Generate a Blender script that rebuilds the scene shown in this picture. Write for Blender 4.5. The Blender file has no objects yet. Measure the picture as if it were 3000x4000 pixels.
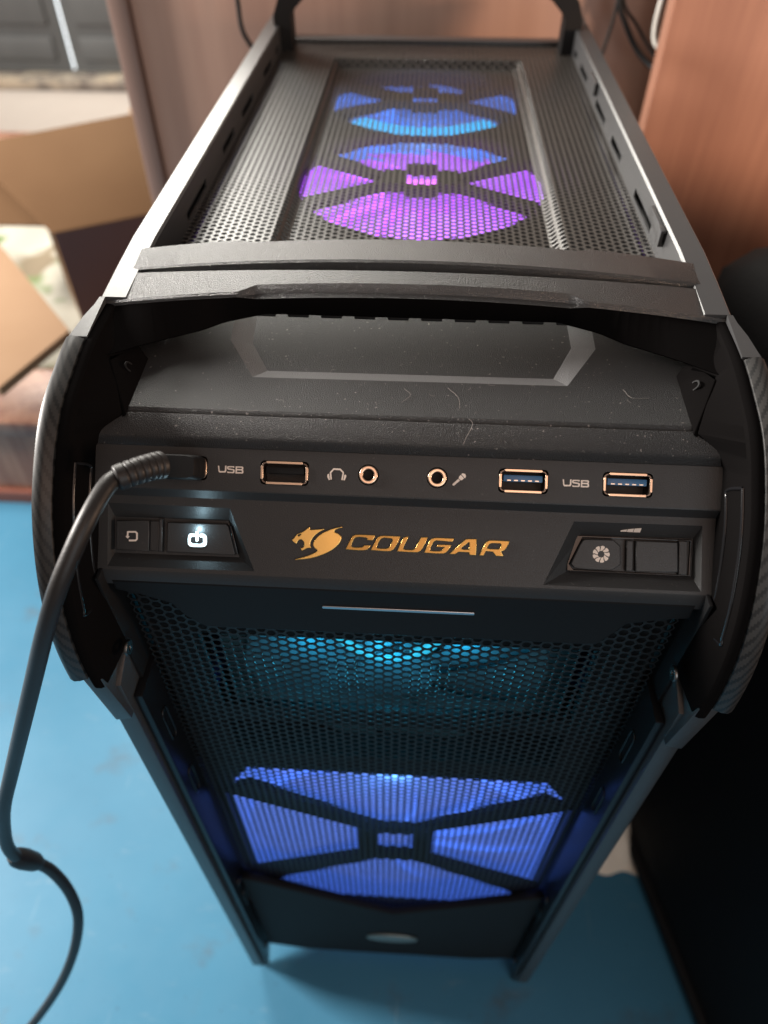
import bpy, bmesh, math, random
import numpy as np
from mathutils import Matrix, Vector

# ------------------------------------------------------------------ units: all lengths below are millimetres
# x to the right, y away from the viewer, z up; z = -458 is the blue table top.
MM = 0.001
ZT = 458.0
def W(x, y, z): return (x * MM, y * MM, (z + ZT) * MM)

scene = bpy.context.scene
col = scene.collection
rad = math.radians

# ------------------------------------------------------------------ camera
cam_d = bpy.data.cameras.new('camera')
cam = bpy.data.objects.new('camera', cam_d); col.objects.link(cam)
Rt = Vector((0.998486448, 0.0549968, 0.00040660)); Bk = Vector((0.03757864, -0.68761435, 0.72510299))
Up = Bk.cross(Rt)
M = Matrix.Identity(4)
for i in range(3): M[i][0], M[i][1], M[i][2] = Rt[i], Up[i], Bk[i]
M.translation = Vector(W(2.653, -124.70, 172.313))
cam.matrix_world = M
cam_d.sensor_fit = 'HORIZONTAL'; cam_d.sensor_width = 36.0; cam_d.lens = 36.0 * 1576.5 / 1659.0
cam_d.clip_start = 0.005; cam_d.clip_end = 50
cam_d.dof.use_dof = True; cam_d.dof.focus_distance = 0.220; cam_d.dof.aperture_fstop = 11.5
scene.camera = cam

# ------------------------------------------------------------------ room light: dim world, a window to the left, daylight from the far left corner
world = bpy.data.worlds.new('World'); scene.world = world; world.use_nodes = True
bg = world.node_tree.nodes['Background']; bg.inputs[0].default_value = (1.0, 0.90, 0.84, 1); bg.inputs[1].default_value = 0.22
def area(name, loc, target, size, power, color, spread=180):
    d = bpy.data.lights.new(name, 'AREA'); d.shape = 'RECTANGLE'; d.size, d.size_y = size[0] * MM, size[1] * MM
    d.energy = power; d.color = color; d.spread = rad(spread)
    o = bpy.data.objects.new(name, d); col.objects.link(o)
    o.location = W(*loc)
    o.rotation_euler = (Vector(W(*target)) - Vector(W(*loc))).to_track_quat('-Z', 'Y').to_euler()
    return o
area('window_light', (-1560, 380, 510), (0, 60, 30), (420, 340), 82.0, (1.0, 0.94, 0.88))
area('far_window_light', (-640, 1400, 760), (0, 150, 30), (640, 950), 33.0, (1.0, 0.96, 0.88))
area('warm_fill', (640, -60, 75), (190, 470, 60), (160, 120), 2.3, (1.0, 0.66, 0.46), 110)  # added off-frame fill that warms and brightens the wooden boards
area('ceiling_light', (150, -760, 900), (0, 0, 20), (560, 560), 2.0, (1.0, 0.62, 0.45))
area('front_fill', (430, -720, 240), (160, -40, -458), (520, 520), 1.15, (0.86, 0.95, 1.0), 120)
scene.view_settings.view_transform = 'Standard'; scene.view_settings.look = 'None'
scene.view_settings.exposure = 0.0; scene.view_settings.gamma = 1.0

# ------------------------------------------------------------------ materials
def mat(name, color=(.5, .5, .5), rough=.5, metal=0.0, spec=.5, coat=0.0):
    m = bpy.data.materials.new(name); m.use_nodes = True
    b = m.node_tree.nodes['Principled BSDF']
    b.inputs['Base Color'].default_value = (*color, 1); b.inputs['Roughness'].default_value = rough
    b.inputs['Metallic'].default_value = metal; b.inputs['Specular IOR Level'].default_value = spec
    b.inputs['Coat Weight'].default_value = coat
    return m
def N(m, t, **kw):
    n = m.node_tree.nodes.new(t)
    for k, v in kw.items(): setattr(n, k, v)
    return n
def L(m, a, b): m.node_tree.links.new(a, b)
def bsdf(m): return m.node_tree.nodes['Principled BSDF']
def noise(m, scale, detail=2, rough=.5, stretch=None, uv=None):
    t = N(m, 'ShaderNodeTexCoord'); s = t.outputs['Object' if uv is None else 'UV']
    if stretch:
        mp = N(m, 'ShaderNodeMapping'); mp.inputs['Scale'].default_value = stretch; L(m, s, mp.inputs[0]); s = mp.outputs[0]
    n = N(m, 'ShaderNodeTexNoise'); n.inputs['Scale'].default_value = scale; n.inputs['Detail'].default_value = detail
    n.inputs['Roughness'].default_value = rough; L(m, s, n.inputs['Vector'])
    return n.outputs['Fac']
def ramp(m, fac, stops):
    r = N(m, 'ShaderNodeValToRGB'); e = r.color_ramp.elements
    while len(e) < len(stops): e.new(.5)
    for k, (p, c) in zip(e, stops): k.position = p; k.color = (*c, 1)
    L(m, fac, r.inputs[0]); return r.outputs[0]
def bump(m, fac, strength, dist):
    b = N(m, 'ShaderNodeBump'); b.inputs['Strength'].default_value = strength; b.inputs['Distance'].default_value = dist
    L(m, fac, b.inputs['Height']); L(m, b.outputs[0], bsdf(m).inputs['Normal']); return b
def mixc(m, fac, a, b):
    x = N(m, 'ShaderNodeMix', data_type='RGBA')
    for sock, v in ((x.inputs[0], fac), (x.inputs[6], a), (x.inputs[7], b)):
        if hasattr(v, 'is_linked') or hasattr(v, 'links'): L(m, v, sock)
        else: sock.default_value = (*v, 1) if isinstance(v, tuple) else v
    return x.outputs[2]
def emit(name, color, strength, base=(.02, .02, .02)):
    m = mat(name, base, .5); b = bsdf(m)
    b.inputs['Emission Color'].default_value = (*color, 1); b.inputs['Emission Strength'].default_value = strength
    return m

def textured_plastic(name, c, rough, grain=2200, bstr=.5, dust=.5, spec=.55):
    """black moulded plastic with a sparkly leather grain and scattered dust specks"""
    m = mat(name, (c, c, c * 1.02), rough, spec=spec)
    g = noise(m, grain, 2, .6)
    bump(m, g, bstr, .00035)
    if dust:
        d = noise(m, 950, 1, .5); k = ramp(m, d, [(.0, (0, 0, 0)), (.715, (0, 0, 0)), (.75, (1, 1, 1))])
        big = noise(m, 60, 2, .5); kb = ramp(m, big, [(.35, (.1, .1, .1)), (.65, (1, 1, 1))])
        mul = N(m, 'ShaderNodeMath', operation='MULTIPLY'); L(m, k, mul.inputs[0]); L(m, kb, mul.inputs[1])
        mul2 = N(m, 'ShaderNodeMath', operation='MULTIPLY'); L(m, mul.outputs[0], mul2.inputs[0]); mul2.inputs[1].default_value = dust
        L(m, mixc(m, mul2.outputs[0], (c, c, c * 1.02), (.30, .27, .25)), bsdf(m).inputs['Base Color'])
    return m
P_grain = textured_plastic('grained_black_plastic', .019, .42, 3000, .95, .9)
P_handle = textured_plastic('satin_black_plastic', .018, .30, 2700, .95, .35, .9)
P_io = textured_plastic('matt_black_plastic', .021, .50, 2600, .25, .12)
P_dark = mat('plain_black_plastic', (.007, .007, .0075), .6, spec=.22)
P_gloss = mat('glossy_black_plastic', (.008, .008, .009), .16, spec=.5)
P_button = textured_plastic('button_black_plastic', .020, .48, 2600, .2, .1)
P_cheek = mat('cheek_black_plastic', (.0055, .005, .005), .75, spec=.0)
STEEL = textured_plastic('black_painted_steel', .035, .38, 1800, .25, .15)
RAIL = textured_plastic('dark_grey_rail_paint', .052, .30, 3000, .12, .06, .5)
MESH = mat('black_painted_mesh', (.046, .040, .035), .36, spec=.7)
MESHF = mat('black_front_mesh', (.010, .010, .010), .46, spec=.3)
GOLD = mat('gold_foil', (.95, .62, .20), .32, metal=1)
bump(GOLD, noise(GOLD, 120, 1), .05, .001)
GOLDD = mat('dark_gold_foil', (.50, .29, .085), .34, metal=1)
PORT = mat('port_shell_metal', (.83, .62, .46), .28, metal=1)
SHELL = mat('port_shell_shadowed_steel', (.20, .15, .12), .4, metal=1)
PRINT = mat('pale_print', (.85, .72, .62), .55)
LIT_BEVEL = textured_plastic('lit_bevel_plastic', .14, .40, 3000, .8, .2)  # same plastic, paler: light caught by the recess bevel put into its colour
PBLUE = mat('usb_blue_plastic', (.03, .14, .30), .35)
PIN = mat('contact_metal', (.8, .75, .68), .3, metal=1)
SILVER = mat('silver_insert', (.62, .60, .62), .3, metal=1)
BADGE = mat('badge_metal', (.30, .31, .28), .5, metal=1)
RUBBER = mat('cable_rubber', (.014, .0115, .0105), .46, spec=.45)
bump(RUBBER, noise(RUBBER, 900, 2), .15, .0003)
SCREW = mat('screw_steel', (.14, .135, .13), .35, metal=1)

def carbon_mat():
    m = mat('carbon_weave_film', (.02, .02, .02), .42, spec=.5, coat=0)
    uv = N(m, 'ShaderNodeUVMap'); sp = N(m, 'ShaderNodeSeparateXYZ'); L(m, uv.outputs[0], sp.inputs[0])
    def fl(o, k):
        a = N(m, 'ShaderNodeMath', operation='MULTIPLY'); L(m, o, a.inputs[0]); a.inputs[1].default_value = k
        b = N(m, 'ShaderNodeMath', operation='FLOOR'); L(m, a.outputs[0], b.inputs[0]); return b.outputs[0]
    s = N(m, 'ShaderNodeMath', operation='ADD'); L(m, fl(sp.outputs[0], 1.25), s.inputs[0]); L(m, fl(sp.outputs[1], 1.0), s.inputs[1])
    q = N(m, 'ShaderNodeMath', operation='FLOORED_MODULO'); L(m, s.outputs[0], q.inputs[0]); q.inputs[1].default_value = 5
    c = N(m, 'ShaderNodeMath', operation='LESS_THAN'); L(m, q.outputs[0], c.inputs[0]); c.inputs[1].default_value = 2.5
    L(m, mixc(m, c.outputs[0], (.007, .007, .007), (.024, .023, .022)), bsdf(m).inputs['Base Color'])
    return m
CARBON = carbon_mat()

def wood(name, dark, light, scale=14, rough=.42, stretch=(1, 1, .12)):
    m = mat(name, light, rough)
    a = noise(m, scale, 6, .62, stretch); b = noise(m, scale * 9, 4, .6, (stretch[0], stretch[1], stretch[2] * .3))
    x = N(m, 'ShaderNodeMath', operation='MULTIPLY_ADD'); L(m, b, x.inputs[0]); x.inputs[1].default_value = .35; 
    y = N(m, 'ShaderNodeMath', operation='MULTIPLY'); L(m, a, y.inputs[0]); y.inputs[1].default_value = .65; L(m, y.outputs[0], x.inputs[2])
    L(m, ramp(m, x.outputs[0], [(.36, dark), (.62, light)]), bsdf(m).inputs['Base Color'])
    bump(m, b, .15, .0006)
    return m
W_BACK = wood('reddish_wood', (.28, .165, .125), (.36, .225, .17), 10)
W_RIGHT = wood('orange_wood', (.21, .095, .062), (.32, .16, .105), 16)
W_EDGE = wood('edge_wood', (.24, .15, .12), (.32, .21, .17), 10)
W_CAB = wood('polished_brown_wood', (.16, .055, .035), (.42, .24, .16), 22, .3)

def blue_paint():
    m = mat('blue_table_paint', (.06, .27, .42), .42, spec=.4)
    base = mixc(m, noise(m, 9, 4, .6), (.038, .155, .255), (.058, .205, .32))
    st = noise(m, 17, 5, .62, (1, 1.3, 1)); k = ramp(m, st, [(.0, (0, 0, 0)), (.585, (0, 0, 0)), (.74, (.6, .6, .6))])
    c2 = mixc(m, k, base, (.075, .085, .095))
    sc = noise(m, 30, 6, .7, (1, 3.0, 1)); k2 = ramp(m, sc, [(.0, (0, 0, 0)), (.60, (0, 0, 0)), (.74, (.5, .5, .5))])
    c3 = mixc(m, k2, c2, (.16, .26, .33))
    sp = noise(m, 330, 2, .5); k3 = ramp(m, sp, [(.0, (0, 0, 0)), (.715, (0, 0, 0)), (.745, (.8, .8, .8))])
    c4 = mixc(m, k3, c3, (.03, .05, .07))
    sr = noise(m, 26, 3, .5, (9, .35, 1)); k4 = ramp(m, sr, [(.0, (0, 0, 0)), (.69, (0, 0, 0)), (.73, (.45, .45, .45))])
    L(m, mixc(m, k4, c4, (.20, .31, .38)), bsdf(m).inputs['Base Color'])
    rr = N(m, 'ShaderNodeMapRange'); L(m, noise(m, 40, 4), rr.inputs[0]); rr.inputs[3].default_value = .34; rr.inputs[4].default_value = .56
    L(m, rr.outputs[0], bsdf(m).inputs['Roughness'])
    bump(m, noise(m, 160, 3), .06, .0008)
    return m
BLUE = blue_paint()
CARD = mat('brown_cardboard', (.40, .23, .125), .85, spec=.1); bump(CARD, noise(CARD, 60, 4, .6, (1, 1, 6)), .15, .001)
L(CARD, mixc(CARD, noise(CARD, 12, 4), (.112, .060, .029), (.148, .084, .042)), bsdf(CARD).inputs['Base Color'])
CARDL = mat('pale_cardboard', (.60, .42, .27), .85, spec=.1)
L(CARDL, mixc(CARDL, noise(CARDL, 14, 4), (.235, .145, .085), (.285, .185, .115)), bsdf(CARDL).inputs['Base Color'])
SHUT = mat('dark_shutter_paint', (.085, .088, .088), .6)
L(SHUT, mixc(SHUT, noise(SHUT, 20, 4, .6, (1, 1, .2)), (.085, .09, .09), (.12, .125, .125)), bsdf(SHUT).inputs['Base Color'])
WALL = mat('pinkish_wall_plaster', (.70, .65, .58), .85); bump(WALL, noise(WALL, 40, 5), .3, .004)
SILL = mat('worn_stone_sill', (.40, .33, .25), .85)
L(SILL, ramp(SILL, noise(SILL, 16, 6, .65), [(.40, (.12, .10, .09)), (.50, (.30, .26, .21)), (.60, (.46, .38, .28))]), bsdf(SILL).inputs['Base Color'])
bump(SILL, noise(SILL, 30, 5), .6, .01)
CASEBLK = mat('black_case_fabric', (.006, .006, .0065), .7, spec=.15); bump(CASEBLK, noise(CASEBLK, 700, 2), .4, .0006)
CREAM = mat('cream_cloth', (.86, .78, .66), .85)
def cloth_mat():
    m = mat('leaf_print_cloth', (.7, .68, .58), .85)
    a = noise(m, 9, 2, .5); base = mixc(m, noise(m, 22, 3), (.27, .255, .20), (.34, .325, .28))
    c = mixc(m, ramp(m, a, [(.0, (0, 0, 0)), (.57, (0, 0, 0)), (.62, (1, 1, 1))]), base, (.08, .13, .035))
    b = noise(m, 7, 3, .5, (1, 1.4, 1)); L(m, mixc(m, ramp(m, b, [(.0, (1, 1, 1)), (.36, (1, 1, 1)), (.42, (0, 0, 0))]), c, (.13, .10, .06)), bsdf(m).inputs['Base Color'])
    return m
LEAF = cloth_mat()

# ------------------------------------------------------------------ builders
def link(o, parent=None, mw=None):
    col.objects.link(o)
    if parent is not None:
        o.parent = parent
        o.matrix_parent_inverse = WORLD[parent.name].inverted()
    o.matrix_basis = mw if mw is not None else Matrix.Identity(4)
    WORLD[o.name] = (mw.copy() if mw is not None else Matrix.Identity(4))
    return o
WORLD = {}
def mesh_from(name, verts, faces, mm=True, smooth=False, uvs=None, weld=False):
    me = bpy.data.meshes.new(name)
    me.from_pydata([W(*v) for v in verts] if mm else [tuple(v) for v in verts], [], faces)
    if uvs is not None:
        l = me.uv_layers.new(name='UVMap')
        for lp in me.loops: l.data[lp.index].uv = uvs[lp.vertex_index]
    bm = bmesh.new(); bm.from_mesh(me)
    if weld: bmesh.ops.remove_doubles(bm, verts=bm.verts, dist=1e-6)
    bmesh.ops.recalc_face_normals(bm, faces=bm.faces)
    bm.to_mesh(me); bm.free()
    if smooth: shade(me)
    return me
def shade(me, angle=35):
    me.polygons.foreach_set('use_smooth', [True] * len(me.polygons))
    me.set_sharp_from_angle(angle=rad(angle))
def obj(name, me, material, parent=None, mw=None, label=None):
    if me.materials: pass
    else: me.materials.append(material)
    o = bpy.data.objects.new(name, me); link(o, parent, mw)
    if label: o['label'] = label
    return o
def thing(name, label, cat, loc, group=None):
    o = bpy.data.objects.new(name, None); o.empty_display_size = .05
    link(o, None, Matrix.Translation(W(*loc))); o['label'] = label; o['category'] = cat
    if group: o['group'] = group
    return o
def tag(o, label, cat, group=None):
    o['label'] = label; o['category'] = cat
    if group: o['group'] = group
    return o
def boxes(name, bs, bev=0.0, seg=2, mm=True, smooth=True):
    """several axis-aligned boxes (x0,x1,y0,y1,z0,z1) with rounded edges as one mesh"""
    bm = bmesh.new()
    for x0, x1, y0, y1, z0, z1 in bs:
        pts = [(x, y, z) for z in (z0, z1) for y in (y0, y1) for x in (x0, x1)]
        v = [bm.verts.new(W(*p) if mm else tuple(c * MM for c in p)) for p in pts]
        for f in ((0, 2, 3, 1), (4, 5, 7, 6), (0, 1, 5, 4), (2, 6, 7, 3), (0, 4, 6, 2), (1, 3, 7, 5)): bm.faces.new([v[i] for i in f])
    if bev: bmesh.ops.bevel(bm, geom=list(bm.edges), offset=bev * MM, segments=seg, profile=.6, affect='EDGES', clamp_overlap=True)
    bmesh.ops.recalc_face_normals(bm, faces=bm.faces)
    me = bpy.data.meshes.new(name); bm.to_mesh(me); bm.free()
    if smooth: shade(me, 50)
    return me
def hull(name, pts8, bev=0.0, seg=2, mm=True):
    """a box with eight free corners: lower four then upper four, both counter-clockwise"""
    bm = bmesh.new(); v = [bm.verts.new(W(*p) if mm else tuple(c * MM for c in p)) for p in pts8]
    for f in ((3, 2, 1, 0), (4, 5, 6, 7), (0, 1, 5, 4), (1, 2, 6, 5), (2, 3, 7, 6), (3, 0, 4, 7)): bm.faces.new([v[i] for i in f])
    if bev: bmesh.ops.bevel(bm, geom=list(bm.edges), offset=bev * MM, segments=seg, profile=.6, affect='EDGES', clamp_overlap=True)
    bmesh.ops.recalc_face_normals(bm, faces=bm.faces)
    me = bpy.data.meshes.new(name); bm.to_mesh(me); bm.free(); shade(me, 50); return me
def grid(name, rows, uv=False, closed=False, mm=True, angle=35, caps=False):
    """rows of points joined into a surface"""
    n, k = len(rows), len(rows[0]); V = [p for r in rows for p in r]; F = []
    for i in range(n - 1):
        for j in range(k if closed else k - 1):
            a, b = i * k + j, i * k + (j + 1) % k
            F.append((a, b, b + k, a + k))
    if caps: F.append(tuple(range(k))); F.append(tuple(range((n - 1) * k, n * k)))
    me = mesh_from(name, V, F, mm)
    shade(me, angle); return me
def catmull(P, n=8):
    P = [np.array(p, float) for p in P]; Q = [2 * P[0] - P[1]] + P + [2 * P[-1] - P[-2]]; R = []
    for i in range(1, len(Q) - 2):
        for t in np.linspace(0, 1, n, endpoint=False):
            a, b, c, d = Q[i - 1:i + 3]
            R.append(.5 * ((2 * b) + (-a + c) * t + (2 * a - 5 * b + 4 * c - d) * t * t + (-a + 3 * b - 3 * c + d) * t ** 3))
    R.append(P[-1]); return R
def tube(name, P, r, seg=12, mm=True, flat=None, caps=True):
    """a round (or flattened) tube along points; r is one radius or one per point"""
    P = [Vector(p) for p in P]; n = len(P); rr = r if hasattr(r, '__len__') else [r] * n
    T = [(P[min(i + 1, n - 1)] - P[max(i - 1, 0)]).normalized() for i in range(n)]
    up = Vector((0, 0, 1)) if abs(T[0].z) < .9 else Vector((1, 0, 0))
    u = (up - T[0] * up.dot(T[0])).normalized(); rows = []
    for i in range(n):
        u = (u - T[i] * u.dot(T[i])).normalized(); w = T[i].cross(u)
        rows.append([tuple(P[i] + (u * math.cos(a) * (flat or 1) + w * math.sin(a)) * rr[i]) for a in (2 * math.pi * k / seg for k in range(seg))])
    return grid(name, rows, closed=True, mm=mm, angle=60, caps=caps)
_dg = None
def shape(name, loops, ext, bev=0.0, res=2, smooth=False):
    """flat outline(s) with holes, in mm, raised from z = 0 to z = ext with a bevelled edge"""
    cu = bpy.data.curves.new(name, 'CURVE'); cu.dimensions = '2D'; cu.fill_mode = 'BOTH'
    cu.extrude = max(ext / 2 - bev, 1e-4) * MM; cu.bevel_depth = bev * MM; cu.bevel_resolution = res
    if bev: cu.offset = -bev * MM
    for lp in loops:
        s = cu.splines.new('POLY'); s.points.add(len(lp) - 1); s.use_cyclic_u = True
        for p, q in zip(s.points, lp): p.co = (q[0] * MM, q[1] * MM, 0, 1)
    o = bpy.data.objects.new(name, cu); col.objects.link(o)
    dg = bpy.context.evaluated_depsgraph_get(); dg.update()
    me = bpy.data.meshes.new_from_object(o.evaluated_get(dg)); me.name = name
    bpy.data.objects.remove(o); bpy.data.curves.remove(cu)
    for v in me.vertices: v.co.z += ext / 2 * MM
    me.materials.clear()
    if smooth: shade(me, 40)
    return me
def chaikin(lp, n=1):
    for _ in range(n):
        o = []
        for i in range(len(lp)):
            a, b = np.array(lp[i]), np.array(lp[(i + 1) % len(lp)])
            if np.linalg.norm(a - b) < .25: o += [tuple(a)]; continue
            o += [tuple(.8 * a + .2 * b), tuple(.2 * a + .8 * b)]
        lp = o
    return lp
R2 = math.sqrt(.5)
def plane_m(n, x=0, s=0):
    """frame on the sloping front control strip: X right, Y up the slope, Z out of the plastic"""
    o = Vector((x, 28 + R2 * (s - n), 27 + R2 * (s + n)))
    m = Matrix(((1, 0, 0, 0), (0, R2, -R2, 0), (0, R2, R2, 0), (0, 0, 0, 1)))
    m.translation = Vector(W(*o)); return m
def SN(x, s, n): return (x, 28 + R2 * (s - n), 27 + R2 * (s + n))
def hexmesh(name, x0, x1, y0, y1, p, rh, fn, thick, inside=None):
    """a sheet punched with rounded holes in staggered columns; fn(x, y, d) places a point d below the sheet's face"""
    dx = p * math.sqrt(3) / 2; ro = p / math.sqrt(3); V = []; F = []; idx = {}
    def vid(x, y, d):
        k = (round(x * 50), round(y * 50), d)
        if k not in idx: idx[k] = len(V); V.append(W(*fn(x, y, d)))
        return idx[k]
    nc = int((x1 - x0) / dx)
    for c in range(nc + 1):
        x = x0 + c * dx; yo = p / 2 if c % 2 else 0
        for r in range(int((y1 - y0) / p) + 1):
            y = y0 + yo + r * p
            if inside and not inside(x, y): continue
            out = [vid(x + ro * math.cos(math.pi / 3 * k), y + ro * math.sin(math.pi / 3 * k), 0) for k in range(6)]
            inn = []; low = []
            for k in range(12):
                a = math.pi / 6 * k; rr = rh * (1.05 if k % 2 == 0 else 1.0)
                inn.append(len(V)); V.append(W(*fn(x + rr * math.cos(a), y + rr * math.sin(a), 0)))
                low.append(len(V)); V.append(W(*fn(x + rr * math.cos(a), y + rr * math.sin(a), thick)))
            for k in range(6):
                F.append((out[k], out[(k + 1) % 6], inn[(2 * k + 2) % 12], inn[2 * k + 1], inn[2 * k]))
            for k in range(12): F.append((inn[k], inn[(k + 1) % 12], low[(k + 1) % 12], low[k]))
    me = bpy.data.meshes.new(name); me.from_pydata(V, [], F); me.update()
    return me

# ================================================================== THE COMPUTER CASE
PC = thing('computer_case', 'black tower computer case with glowing fans, gold emblem and front ports', 'computer case', (0, 210, -458))

def pocket_face(name, rim, pockets, mw, material, parent=None, bevel=None):
    """a flat face with pockets: pockets = (outer loop, inner loop, depth); the sides of each pocket and its floor are real"""
    me = shape(name, [rim] + [p[0] for p in pockets], 0)
    bm = bmesh.new(); bm.from_mesh(me)
    bmesh.ops.remove_doubles(bm, verts=bm.verts, dist=1e-6)
    for outer, inner, d in pockets:
        a = [bm.verts.new((x * MM, y * MM, 0)) for x, y in outer]; b = [bm.verts.new((x * MM, y * MM, -d * MM)) for x, y in inner]
        for i in range(len(a)): bm.faces.new((a[i], a[(i + 1) % len(a)], b[(i + 1) % len(a)], b[i]))
        bm.faces.new(b)
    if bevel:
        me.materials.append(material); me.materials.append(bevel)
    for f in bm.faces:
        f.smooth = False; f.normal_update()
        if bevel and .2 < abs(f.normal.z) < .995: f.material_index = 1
        if f.normal.z < 0: f.normal_flip()
    bm.to_mesh(me); bm.free()
    return obj(name, me, material, parent, mw)
def rrect(cx, cy, w, h, r, n=3):
    o = []
    for sx, sy, a0 in ((1, 1, 0), (-1, 1, 90), (-1, -1, 180), (1, -1, 270)):
        for k in range(n + 1):
            a = rad(a0 + 90 * k / n); o.append((cx + sx * (w / 2 - r) + r * math.cos(a), cy + sy * (h / 2 - r) + r * math.sin(a)))
    return o
def circ(cx, cy, r, n=32): return [(cx + r * math.cos(2 * math.pi * k / n), cy + r * math.sin(2 * math.pi * k / n)) for k in range(n)]

# ---------------- body shell
P_liner = mat('black_liner_plastic', (.006, .006, .007), .33, spec=.35)
for s in (-1, 1):
    e = sorted((s * 90.0, s * 97.0))
    zl = [(-6.5, -40), (-6.5, -425), (1, -457.5), (18, -440), (40, -428), (360, -428), (400, -457.5), (424, -457.5), (424, 41.5), (72, 41.5), (52, 34), (38, 16), (26, -10), (16, -30)]
    bm = bmesh.new()
    A = [bm.verts.new(W(e[0], y, z)) for y, z in zl]; B = [bm.verts.new(W(e[1], y, z)) for y, z in zl]
    bm.faces.new(A); bm.faces.new(B[::-1])
    for i in range(len(A)): bm.faces.new((A[i], B[i], B[(i + 1) % len(A)], A[(i + 1) % len(A)]))
    bmesh.ops.recalc_face_normals(bm, faces=bm.faces)
    bmesh.ops.bevel(bm, geom=[ed for ed in bm.edges if abs(ed.verts[0].co.x - ed.verts[1].co.x) < 1e-6], offset=.0009, segments=2, profile=.6, affect='EDGES', clamp_overlap=True)
    me = bpy.data.meshes.new('side_panel'); bm.to_mesh(me); bm.free(); shade(me, 45)
    sp = obj('side_panel', me, STEEL, PC)
    # glossy inner liner of the panel's front edge, with its slots and screws
    il = boxes('inner_liner', [tuple([*sorted((s * 86.6, s * 89.8)), -3.5, 24, -422, -52])], .8)
    obj('inner_liner', il, P_liner, sp)
    for zc in (-85, -135, -300):
        m_ = shape('slot_rim', [rrect(0, 0, 5, 22, 2.4), rrect(0, 0, 3.4, 20, 1.6)], .5, .2)
        f = Matrix(((0, 0, -s, s * 86.55 * MM), (1, 0, 0, 4 * MM), (0, 1, 0, (zc + ZT) * MM), (0, 0, 0, 1)))
        obj('slot_rim', m_, P_gloss, sp, f)
    for yc, zc in ((-.5, -26), (3, -268), (3, -405)):
        m_ = shape('screw', [circ(0, 0, 2.6, 18), circ(0, 0, .9, 6)], 1.2, .35)
        f = Matrix(((0, 0, -s, s * 86.4 * MM), (1, 0, 0, yc * MM), (0, 1, 0, (zc + ZT) * MM), (0, 0, 0, 1)))
        obj('screw', m_, SCREW if zc == -26 else P_gloss, sp, f)
obj('rear_panel', boxes('rear_panel', [(-89.8, 89.8, 415, 424, -428, 41)], .8), STEEL, PC)
obj('bottom_panel', boxes('bottom_panel', [(-89.8, 89.8, 20, 414, -428, -420)], .8), P_dark, PC)
obj('inner_wall', boxes('inner_wall', [(-89.5, 89.5, 62, 66, -419, 30)]), P_dark, PC)
obj('inner_floor', boxes('inner_floor', [(-89.5, 89.5, 105, 413, -20, -16)]), P_dark, PC)

# ---------------- top rails with slotted inner walls
for s in (-1, 1):
    rl = obj('side_rail', boxes('side_rail', [tuple([*sorted((s * 91.5, s * 97.0)), 78, 430, 42, 52.0])], .7), RAIL, PC)
    sec = []
    for y, z in ((430, 55.6), (300, 55.6), (112, 55.6), (94, 54.6), (76.2, 53.2)):
        sec.append([(s * x, y, z + dz) for x, dz in ((88.4, -.8), (89.2, 0), (96.6, 0), (97.2, -.6), (97.2, -3.6), (91.6, -3.6), (91.6, -1.0))])
    obj('rail_cap', grid('rail_cap', sec, closed=True, angle=30, caps=True), RAIL, rl)
    slots = [(148, 181), (215, 240), (261, 290), (325, 350), (368, 378)]
    lp = [[(106, 40.5), (412, 40.5), (412, 54.7), (106, 54.7)]] + [[(a, 44.2), (b, 44.2), (b, 47.6), (a, 47.6)] for a, b in slots]
    m_ = shape('slotted_wall', lp, .8)
    f = Matrix(((0, 0, -s, s * 89.3 * MM), (1, 0, 0, 0), (0, 1, 0, ZT * MM), (0, 0, 0, 1)))
    obj('slotted_wall', m_, RAIL, rl, f)
    for a, b in ((128, 150), (290, 311)) if s > 0 else ():
        t = boxes('clip_tab', [tuple([*sorted((s * 86.9, s * 88.3)), a, b, 49.6, 54.2]), tuple([*sorted((s * 86.2, s * 88.3)), a, a + 5, 48.6, 54.6])], .5)
        obj('clip_tab', t, RAIL, rl)
    # painted end piece between rail and cheek
    top = [(95.7, 76.1, 53.2), (97.4, 76.1, 53.2), (97.9, 72.5, 52.8), (99.6, 66.5, 52.1), (101.2, 57.2, 51.0), (95.7, 57.2, 51.1)]
    bm = bmesh.new(); A = [bm.verts.new(W(s * x, y, z)) for x, y, z in top]; B = [bm.verts.new(W(s * x, y, 40)) for x, y, z in top]
    bm.faces.new(A); bm.faces.new(B[::-1])
    for k in range(6): bm.faces.new((A[k], B[k], B[(k + 1) % 6], A[(k + 1) % 6]))
    bmesh.ops.triangulate(bm, faces=[f for f in bm.faces if len(f.verts) == 6]); bmesh.ops.recalc_face_normals(bm, faces=bm.faces)
    me = bpy.data.meshes.new('rail_end'); bm.to_mesh(me); bm.free()
    obj('rail_end', me, RAIL, rl)

# ---------------- punched top panel, sunk in the middle, and its rear rim
def top_fn(x, y, d):
    def ss(v): v = max(0., min(1., v)); return v * v * (3 - 2 * v)
    k = min(ss((x + 55) / 5.5), ss((57.5 - x) / 5.5), ss((373 - y) / 5.))
    return (x, y, 42.4 - 4.2 * k - d)
tm = hexmesh('top_mesh_panel', -87.5, 87.5, 109, 402, 3.2, 1.16, top_fn, .3)
obj('top_mesh_panel', tm, MESH, PC)
obj('rear_rim', boxes('rear_rim', [(-88, 88, 404.5, 414.5, 36, 44.5)], .8), RAIL, PC)

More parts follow.
